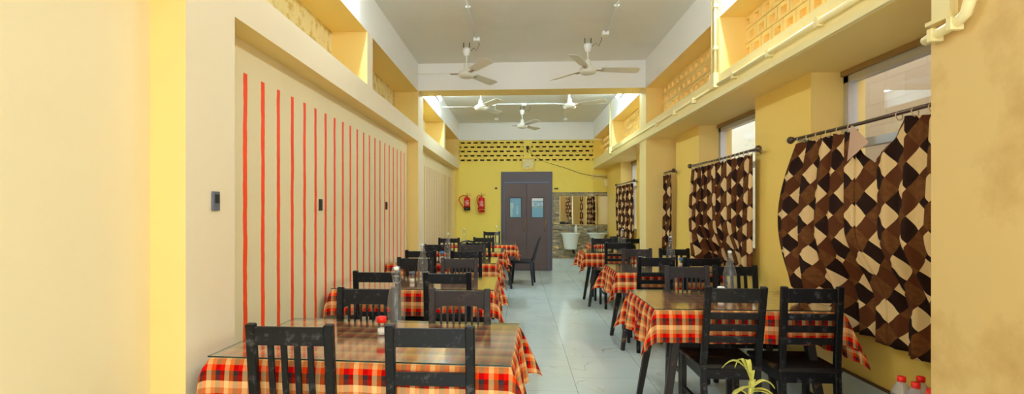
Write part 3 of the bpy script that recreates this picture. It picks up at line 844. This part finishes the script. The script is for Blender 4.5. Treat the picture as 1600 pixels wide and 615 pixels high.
bp = make_bottle(); ZG = .762
for x, y, rz, lab in [(-.595, 2.455, .4, 'large swing-top glass bottle on the nearest left table, beside the red-capped shaker'),
    (-.787, 4.15, 2.2, 'swing-top glass bottle on the second left table'),
    (-.844, 6.05, 1.2, 'swing-top glass bottle on the third left table, beside a blue-topped shaker'),
    (-.817, 7.56, .8, 'swing-top glass bottle on the fourth left table'),
    (-.385, 8.85, .2, 'swing-top glass bottle on the farthest left table, beside the brown door'),
    (1.425, 3.56, 1.0, 'swing-top glass bottle on the nearest right table'),
    (1.600, 5.52, 2.5, 'swing-top glass bottle on the second right table, against the yellow pier'),
    (1.514, 7.60, .6, 'swing-top glass bottle on the third right table, in front of the far curtain')]:
    inst(bp, (x, y, ZG), rz, lab, 'bottle', 'swing-top bottles')
def shaker(x, y, cap, lab, s=1.0):
    r = empty('salt_shaker', (x, y, ZG)); r.scale = (s, s, s)
    MB().lathe([(0, .001), (.020, .001), (.021, .004), (.021, .056), (.019, .060), (0, .060)], n=20).build('jar', M_pet0, r)
    MB().lathe([(0, .003), (.0185, .003), (.0185, .030), (0, .030)], n=20).build('salt', M_salt, r)
    MB().lathe([(.0, .060), (.0235, .060), (.0235, .078), (.021, .086), (0, .088)], n=20).build('cap', cap, r)
    tag(r, lab, 'salt shaker', 'salt shakers on the tables')
M_pet0 = thin_glass('clear_plastic_jar', (.93, .93, .93), .08, 1.4)
shaker(-.648, 2.385, M_redcap, 'clear salt shaker with a red cap on the nearest left table')
shaker(-.870, 4.13, M_greycap, 'white salt shaker with a grey cap on the second left table')
shaker(-.915, 6.04, M_bluecap, 'salt shaker with a blue top on the third left table', 1.15)
shaker(1.325, 3.45, M_whitep, 'white-capped salt shaker on the nearest right table')
shaker(1.700, 5.50, M_bluecap, 'small shaker with a blue top on the second right table')
shaker(1.600, 7.58, M_bluecap, 'blue and white shaker on the third right table', 1.2)
# caddy far right
t = empty('napkin_holder', (1.70, 9.3, ZG))
MB().box((-.07, -.04, 0), (.07, .04, .01)).box((-.07, -.04, .01), (-.06, .04, .11)).box((.06, -.04, .01), (.07, .04, .11)).box((-.06, -.04, .01), (.06, -.032, .09)).box((-.06, .032, .01), (.06, .04, .11)).build('holder', M_black2, t, bevel=.002)
MB().box((-.055, -.02, .01), (.055, .02, .12)).build('napkins', M_wire, t)
tag(t, 'small black napkin holder on the farthest right table', 'napkin holder')

# ------------------------------------------------------------------ fans
def make_fan(rod_len, ang):
    r = empty('ceiling_fan')
    # origin = motor centre
    MB().lathe([(0, -.052), (.06, -.050), (.085, -.040), (.098, -.018), (.100, .0), (.088, .018), (.050, .036), (.035, .060), (.030, .105), (.018, .118), (0, .12)], n=32).build('motor', M_fan, r)
    MB().tube([(0, 0, .10), (0, 0, rod_len-.07)], .0095, 10).build('down_rod', M_fan, r)
    MB().lathe([(.012, rod_len-.16), (.030, rod_len-.150), (.044, rod_len-.10), (.046, rod_len-.075), (.03, rod_len-.06), (.0, rod_len-.058)], n=20).build('canopy', M_whitep, r)
    MB().tube([(-.035, 0, rod_len), (-.034, 0, rod_len-.05), (0, 0, rod_len-.075), (.034, 0, rod_len-.05), (.035, 0, rod_len)], .005, 8).build('hook', M_wire, r)
    MB().tube([(.0, .0, rod_len-.07), (.05, .01, rod_len-.09), (.09, .0, rod_len-.06), (.12, -.02, rod_len-.10), (.15, -.02, rod_len-.03), (.15, -.02, rod_len)], .0035, 6).build('cable', M_wire, r)
    for k in range(3):
        a = ang+k*2*PI/3; M = Matrix.Rotation(a, 4, 'Z')
        tilt = Matrix.Rotation(-.22, 4, 'X')
        n = 8; vs = []
        for i in range(n+1):
            x = .155+(.60-.155)*i/n; hw = .052+.018*i/n
            if i == n: hw -= .016
            for yy, zz in ((-hw, 0), (-hw, .003), (hw, .003), (hw, 0)):
                v = Vector((x, yy + (.0 if i < n else .0), zz - .006*(1-abs(yy)/hw) )); v2 = tilt @ Vector((0, v.y, v.z)); vs.append(M @ Vector((v.x, v2.y, v2.z+.004)))
        fs = []
        for i in range(n):
            a0 = i*4; b0 = a0+4
            for q in range(4): fs.append((a0+q, b0+q, b0+(q+1) % 4, a0+(q+1) % 4))
        fs += [(3, 2, 1, 0), (n*4, n*4+1, n*4+2, n*4+3)]
        g = MB(); g.add(vs, fs); bl = g.build('blade', M_fan, r)
        MB().box((.085, -.02, -.008), (.19, .02, .0), 0, M).build('blade_bracket', M_fanedge, bl)
    return r
ZFAN = 2.95
for (x, y, ang, lab) in [(-.615, 5.98, PI, 'cream ceiling fan on the left, in front of the cross beam'),
    (.784, 5.90, math.radians(8), 'cream ceiling fan on the right, in front of the cross beam'),
    (-.595, 7.95, math.radians(183), 'ceiling fan on the left beyond the cross beam'),
    (.774, 7.92, math.radians(-32), 'ceiling fan on the right beyond the cross beam, with a raised blade'),
    (.06, 9.72, math.radians(178), 'farthest white ceiling fan in the middle, hanging from a bent rod')]:
    f = make_fan(ZC-ZFAN, ang); f.location = (x, y, ZFAN); tag(f, lab, 'ceiling fan', 'ceiling fans')

# tube lights
M_tube = plain('lit_tube', (.80, .95, 1.0), .4, emit=TUBE)
M_tube2 = plain('lit_tube_cool', (.72, .94, 1.0), .4, emit=TUBE*2.3)
def tube_light(x, y0, y1, z, lab):
    s = 1 if x < 0 else -1
    r = empty('tube_light', (x, (y0+y1)/2, z)); h = (y1-y0)/2
    MB().box((0, -h, -.02), (s*.035, h, .02)).build('batten', M_whitep, r)
    MB().box((s*.005, -h-.005, -.03), (s*.05, -h+.02, .03)).box((s*.005, h-.02, -.03), (s*.05, h+.005, .03)).build('end_cap', M_whitep, r)
    MB().tube([(s*.052, -h+.02, 0), (s*.052, h-.02, 0)], .013, 12).build('tube', M_tube2 if y0 > 7 else M_tube, r)
    tag(r, lab, 'tube light', 'fluorescent tube lights')
tube_light(XL, 2.95, 4.15, 3.21, 'lit tube light on the left wall, above the nearest slot')
tube_light(XR, 2.95, 4.15, 3.21, 'lit tube light on the right wall, above the nearest block grille')
tube_light(XL, 7.5, 8.5, 3.20, 'lit tube light on the left wall just beyond the cross beam')
tube_light(XR, 7.5, 8.5, 3.20, 'lit tube light on the right wall just beyond the cross beam')
tube_light(XR, -.9, .3, 3.13, 'added unseen tube light behind the viewer, brightening the left wall')  # added lamp out of view, lifts the near end and left wall

# ------------------------------------------------------------------ conduits and small fittings
def conduit(pts, r_, lab, mat=M_pipe, clips=None, cat='conduit', group='surface wiring conduits', name='conduit'):
    o = MB().tube(pts, r_, 8).build(name, mat)
    tag(o, lab, cat, group)
    for c, sz in (clips or []):
        MB().box(tuple(c[i]-sz[i]/2 for i in range(3)), tuple(c[i]+sz[i]/2 for i in range(3))).build('clip', mat, o)
    return o
zc = ZC-.009
conduit([(-.50, 3.2, zc), (-.49, 4.8, zc), (-.48, 5.80, zc)], .009, 'white conduit running along the ceiling to the front left fan', M_whitep, [((-.48, 5.82, ZC-.02), (.07, .07, .04)), ((-.49, 4.9, zc), (.05, .02, .02))])
conduit([(.92, 3.2, zc), (.93, 4.9, zc), (.948, 5.66, zc)], .009, 'white conduit running along the ceiling to the front right fan', M_whitep, [((.948, 5.70, ZC-.02), (.07, .07, .04)), ((.93, 4.95, zc), (.05, .02, .02))])
conduit([(-.46, 9.43, zc), (XR-.005, 9.47, zc)], .012, 'white conduit crossing the ceiling behind the far fans', M_whitep, [((.094, 9.45, ZC-.02), (.09, .07, .04)), ((-.46, 9.43, ZC-.02), (.07, .07, .04))])
conduit([(-.45, 9.5, zc), (-.48, 10.9, zc)], .009, 'short ceiling conduit toward the far wall, left of the middle fan', M_whitep, [((-.48, 10.93, ZC-.02), (.08, .08, .04))])
conduit([(.83, 8.6, zc), (.98, 11.0, zc)], .009, 'ceiling conduit toward the far wall, right of the middle fan', M_whitep, [((.983, 11.02, ZC-.02), (.08, .08, .04))])
# along the right beam
xp = XR-.02
cl = [((XR-.018, yy, 2.375), (.036, .035, .05)) for yy in (2.9, 3.45, 4.0, 4.9, 5.5, 6.2)]
conduit([(xp, 2.16, 2.372), (xp, 4.30, 2.380)], .017, 'thick cream conduit along the near part of the right beam', clips=cl[:3])
conduit([(xp+.005, 4.45, 2.385), (xp+.005, 7.0, 2.385), (xp+.005, 9.2, 2.385)], .011, 'thin cream conduit along the right beam past the junction box', clips=cl[3:])
o = MB().box((XR-.022, 2.157, 2.272), (XR, 11.40, 2.305)).build('cable_trunking', M_pipe); tag(o, 'flat cream trunking along the lower edge of the right beam', 'trunking')
conduit([(XR-.014, 4.38, 2.38), (XR-.014, 4.38, ZC)], .012, 'upright cream conduit on the right wall between the two block grilles', clips=[((XR-.02, 4.40, 2.43), (.04, .10, .12)), ((XR-.018, 4.38, 2.7), (.035, .05, .03)), ((XR-.018, 4.38, 3.05), (.035, .05, .03))])
conduit([(XR-.014, 9.32, 2.38), (XR-.014, 9.32, ZC)], .016, 'upright conduit on the far right wall section', clips=[((XR-.02, 9.32, 2.42), (.04, .16, .12))])
conduit([(XR-.014, 4.46, 2.40), (XR-.014, 4.46, ZC)], .007, 'thin second riser on the right wall between the two block grilles')
# big pipe on the near right pier
conduit([(XR-.032, 2.145, 2.022), (XR-.032, 2.10, 2.030), (XR-.032, 2.04, 2.038), (XR-.032, 1.99, 2.046), (XR-.032, 1.958, 2.062), (XR-.032, 1.942, 2.10), (XR-.032, 1.936, 2.17), (XR-.032, 1.935, 2.9)], .019,
    'thick cream pipe bending upward on the nearest right pier', name='wall_pipe', cat='pipe', group='pipes', clips=[((XR-.032, 2.095, 2.030), (.048, .02, .048)), ((XR-.032, 2.005, 2.043), (.048, .02, .048))])
o = MB().box((XR-.03, 2.03, 2.09), (XR, 2.115, 2.9)).box((XR-.04, 2.02, 2.075), (XR, 2.135, 2.09)).build('pipe_casing', M_pipe); tag(o, 'cream casing box above the bent pipe on the right pier', 'casing')
# far wall bits
conduit([(.70, YF-.02, 2.39), (1.0, YF-.025, 2.30), (1.35, YF-.03, 2.17), (1.65, YF-.03, 2.11), (2.05, YF-.03, 2.07)], .004, 'dark cable sagging over the washbasin wall', M_wire, group='loose cables', cat='cable', name='cable')
conduit([(1.0, YF-.03, 2.30), (.6, YF-.02, 2.42), (.28, YF-.02, 2.6), (.22, YF-.02, 2.74)], .003, 'thin cable running up to the small hook above the brown door', M_wire, group='loose cables', cat='cable', name='cable')
conduit([(1.60, YF-.02, 2.06), (1.95, YF-.02, 2.06)], .014, 'pale double conduit under the end of the right beam', clips=[((1.93, YF-.04, 1.95), (.10, .06, .16))])
conduit([(1.60, YF-.02, 2.12), (1.95, YF-.02, 2.12)], .011, 'upper pale conduit under the end of the right beam')
def wallbox(x, y, z, sx, sy, sz, lab, m1=M_greycap, m2=M_wire, nm='switch_plate', cat='switch'):
    r = empty(nm, (x, y, z))
    MB().box((-sx/2, -sy/2, -sz/2), (sx/2, sy/2, sz/2)).build('plate', m1, r, bevel=.002)
    dxx = sx/2+.002 if x < 0 else -sx/2-.002
    if sx < sy: MB().box((min(0, dxx*1.2), -sy*.28, -sz*.1), (max(0, dxx*1.2), sy*.28, sz*.35)).build('switch', m2, r)
    else: MB().box((-sx*.28, -sy*.6, -sz*.1), (sx*.28, 0, sz*.3)).build('switch', m2, r)
    tag(r, lab, cat, 'wall fittings')
wallbox(XL+.006, 2.196, 1.39, .012, .05, .085, 'small grey switch box on the nearest left pier')
wallbox(-1.5+.006, 3.78, 1.39, .012, .05, .085, 'small dark socket between stripes on the near left wall', M_wire)
wallbox(-1.5+.006, 5.70, 1.40, .012, .05, .085, 'small dark socket farther along the striped left wall', M_wire)
wallbox(-.515, YF-.01, 1.84, .05, .02, .04, 'tiny black fitting on the far wall left of the brown door', M_wire)
wallbox(.83, YF-.01, 1.83, .09, .02, .03, 'tiny black fitting on the far wall right of the brown door', M_wire)
# framed picture
r = empty('picture_frame', (.205, YF, 2.385))
MB().box((-.145, -.03, -.13), (-.12, 0, .13)).box((.12, -.03, -.13), (.145, 0, .13)).box((-.12, -.03, .105), (.12, 0, .13)).box((-.12, -.03, -.13), (.12, 0, -.105)).build('frame', M_gold, r)
MB().box((-.12, -.014, -.105), (.12, -.004, .105)).build('picture', M_pic, r)
MB().lathe([(0, -.07), (.03, -.07), (.045, -.02), (.02, .01), (.028, .03), (0, .06)], n=16, M=Matrix.Translation((-.02, -.016, 0)) @ Matrix.Scale(.12, 4, (0, 1, 0))).build('figure', M_cream, r)
tag(r, 'small gilt-framed picture hanging above the brown door', 'picture')
o = MB().tube([(.19, YF, 2.78), (.19, YF-.05, 2.77), (.20, YF-.06, 2.70), (.18, YF-.05, 2.66), (.21, YF-.05, 2.64)], .012, 8).lathe([(0, 0), (.03, 0), (.03, .06), (0, .06)], c=(.19, YF-.035, 2.72), n=12).build('wall_hook', M_wire); tag(o, 'small dark hook with cable between the two far grilles', 'hook')

# fire extinguishers
def extinguisher(x, z0, z1, black_base, lab):
    r = empty('fire_extinguisher', (x, YF-.09, z0)); h = z1-z0
    b0 = .07 if black_base else .0
    R = .070
    MB().lathe([(0, b0), (R, b0), (R, h-.06), (R*.85, h-.025), (R*.4, h-.003), (R*.25, h), (0, h)], n=24).build('cylinder', M_red, r)
    if black_base: MB().lathe([(0, 0), (R+.003, 0), (R+.003, b0), (0, b0)], n=24).build('base', M_black2, r)
    else: MB().lathe([(R+.001, .055), (R+.001, .065)], n=24).build('band', M_gold, r)
    g = MB().lathe([(R+.0012, h*.35), (R+.0012, h*.62)], n=24); 
    lm = MB()
    n = 10; vs = []
    for i in range(n+1):
        a = -PI/2-.7+1.4*i/n
        vs += [((R+.0015)*math.cos(a), (R+.0015)*math.sin(a), h*.36), ((R+.0015)*math.cos(a), (R+.0015)*math.sin(a), h*.74)]
    lm.add(vs, [(2*i, 2*i+2, 2*i+3, 2*i+1) for i in range(n)], 0, True)
    lm.build('sticker', plain('label_print', s2l(224, 170, 160), .4, noise=.05, scale=40, col2=s2l(200, 20, 28)), r)
    MB().lathe([(0, h), (.018, h), (.018, h+.035), (.012, h+.04), (0, h+.04)], n=14).build('valve', M_brass, r)
    MB().bar((-.01, 0, h+.035), (.09, 0, h+.08), .018, .008, side=(0, 1, 0)).bar((-.01, 0, h+.02), (.095, 0, h+.03), .018, .008, side=(0, 1, 0)).bar((0, 0, h+.03), (0, 0, h+.095), .02, .008).build('handle', M_brass, r)
    k = 1 if black_base else .35
    MB().tube([(-.015, 0, h+.025), (-.06-.04*k, 0, h+.03), (-.06-.11*k, 0, h-.01), (-.06-.125*k, 0, h-.07), (-.05-.10*k, 0, h-.14), (-.05-.04*k, 0, h-.22), (-.075, 0, .085), (-.08, 0, .05)], .010, 8).build('hose', M_red, r)
    MB().box((-.02, .065, h*.5), (.02, .09, h*.9)).build('bracket', M_black2, r)
    tag(r, lab, 'fire extinguisher', 'fire extinguishers')
extinguisher(-1.163, 1.345, 1.645, True, 'red fire extinguisher with a black base and wide hose loop, left of the pair')
extinguisher(-.838, 1.302, 1.645, False, 'red fire extinguisher with a thin yellow band, nearer the brown door')

# basins, mirror
def basin(x, z, half, h, lab, pedestal):
    r = empty('washbasin', (x, YF-.03, z))
    pr = [(0, -h), (half*.55, -h), (half*.62, -h+.03), (half*.70, -h*.6), (half*.78, -h*.3), (half*.93, -.03), (half, -.012), (half, 0), (half*.9, .0), (half*.8, -.03), (half*.5, -.09), (0, -.10)]
    MB().lathe(pr, c=(0, -half*.82-.0, 0), n=32, sy=.80).build('bowl', M_ceramic, r)
    MB().box((-half*.75, -.10, -.05), (half*.75, 0, .0)).build('ledge', M_ceramic, r, bevel=.006)
    MB().tube([(0, -.06, 0), (0, -.06, .11), (0, -.09, .135), (0, -.14, .12)], .011, 10).lathe([(.018, 0), (.018, .02)], c=(0, -.06, 0), n=12).build('tap', M_steel, r)
    MB().tube([(.06, -half*.7, -h), (.06, -half*.7, -h-.07), (.10, -half*.4, -h-.09), (.10, 0, -h-.07)], .022, 10).build('drain_trap', M_black2, r)
    tag(r, lab, 'washbasin', 'washbasins')
basin(1.125, .855, .225, .36, 'deep white bell-shaped washbasin under the mirror, left of the two', True)
basin(1.70, .855, .23, .15, 'shallow white washbasin partly hidden by the chairs', False)
o = MB().lathe([(0, 0), (.03, 0), (.032, .07), (.028, .14), (.018, .15), (.018, .17), (0, .17)], c=(1.255, YF-.11, .856), n=18).build('soap_bottle', M_ceramic); tag(o, 'white soap bottle standing on the left washbasin', 'bottle')
r = empty('wall_mirror', (1.49, YF-.03, 1.345))
M_mir = plain('mirror_silver', (.9, .9, .9), .01, 1.0)
MB().box((-.585, -.012, -.31), (.565, -.001, .31)).build('mirror_glass', M_mir, r)
MB().box((-.59, -.010, -.315), (-.585, 0, .315)).box((.565, -.010, -.315), (.57, 0, .315)).box((-.585, -.010, .31), (.565, 0, .315)).box((-.585, -.010, -.315), (.565, 0, -.31)).build('mirror_edge', M_gold, r)
tag(r, 'wide mirror on the stone wall above the washbasins', 'mirror')

# ------------------------------------------------------------------ foreground plant and water bottles
r = empty('potted_plant', (.85, 1.93, 0))
MB().lathe([(0, .0), (.10, 0), (.135, .22), (.15, .225), (.15, .25), (.13, .25), (.12, .22), (0, .22)], n=24).build('pot', M_pot, r)
MB().tube([(0, 0, .2), (.01, .0, .45), (0, .01, .66), (-.005, 0, .72)], [.012, .010, .008, .006], 8).build('stem', M_leaf, r)
random.seed(12)
leafs = [(k*47 % 360, .07+.03*(k % 3)/2, -.02+.02*(k % 5), .60+.012*k) for k in range(10)] + [(150, .10, .06, .745), (60, .09, .03, .70), (200, .09, .01, .70), (340, .085, .02, .69), (20, .10, -.02, .66), (120, .07, .09, .72), (250, .07, .05, .70), (180, .10, -.03, .64), (0, .11, -.05, .62), (300, .09, -.03, .63), (90, .05, .10, .71), (220, .10, -.04, .60)]
for a, ln, up, z in leafs:
    a = math.radians(a); g = MB(); n = 8; vs = []
    dr = Vector((math.cos(a), math.sin(a), 0)); pr = Vector((-math.sin(a), math.cos(a), 0))
    for i in range(n+1):
        s_ = i/n; p = Vector((0, 0, z)) + dr*ln*s_ + Vector((0, 0, up*math.sin(s_*2.2)-.04*s_*s_)); wd = .008*math.sin(PI*min(1, s_*.9+.08))+.001
        vs += [p-pr*wd+Vector((0, 0, .004)), p, p+pr*wd+Vector((0, 0, .004))]
    fs = []
    for i in range(n):
        b0 = 3*i; fs += [(b0, b0+3, b0+4, b0+1), (b0+1, b0+4, b0+5, b0+2)]
    g.add(vs, fs, 0, True); g.build('leaf', M_leaf, r).modifiers.new('t', 'SOLIDIFY').thickness = .0012
tag(r, 'spiky yellow-green plant poking up at the bottom of the view before the right table', 'plant')
o = MB().box((1.66, 2.20, 0), (2.09, 2.66, .315)).build('carton', M_card, None, bevel=.004); tag(o, 'brown carton under the nearest curtain beside the right pier', 'carton')
def water_bottle():
    r = empty('water_bottle')
    MB().lathe([(0, .0), (.034, 0), (.039, .006), (.039, .06), (.036, .066), (.039, .072), (.039, .15), (.036, .156), (.039, .162), (.039, .19), (.030, .222), (.014, .246), (.013, .25), (0, .25)], n=20).build('bottle_body', M_pet, r)
    MB().lathe([(0, .246), (.017, .246), (.017, .268), (.015, .270), (0, .270)], n=16).build('cap', M_redcap, r)
    return r
wb = water_bottle()
labs = ['nearest the pier', 'in the front row', 'at the left of the front row', 'in the back row by the wall', 'in the middle of the pack', 'at the far corner of the pack']
k = 0
for yy in (2.30, 2.385, 2.47):
    for xx in (1.76, 1.845):
        inst(wb, (xx, yy, .3155), 0, 'red-capped water bottle on the carton, ' + ['nearest, aisle side', 'nearest, wall side', 'middle, aisle side', 'middle, wall side', 'farthest, aisle side', 'farthest, wall side'][k], 'water bottle', 'water bottles under the nearest curtain'); k += 1
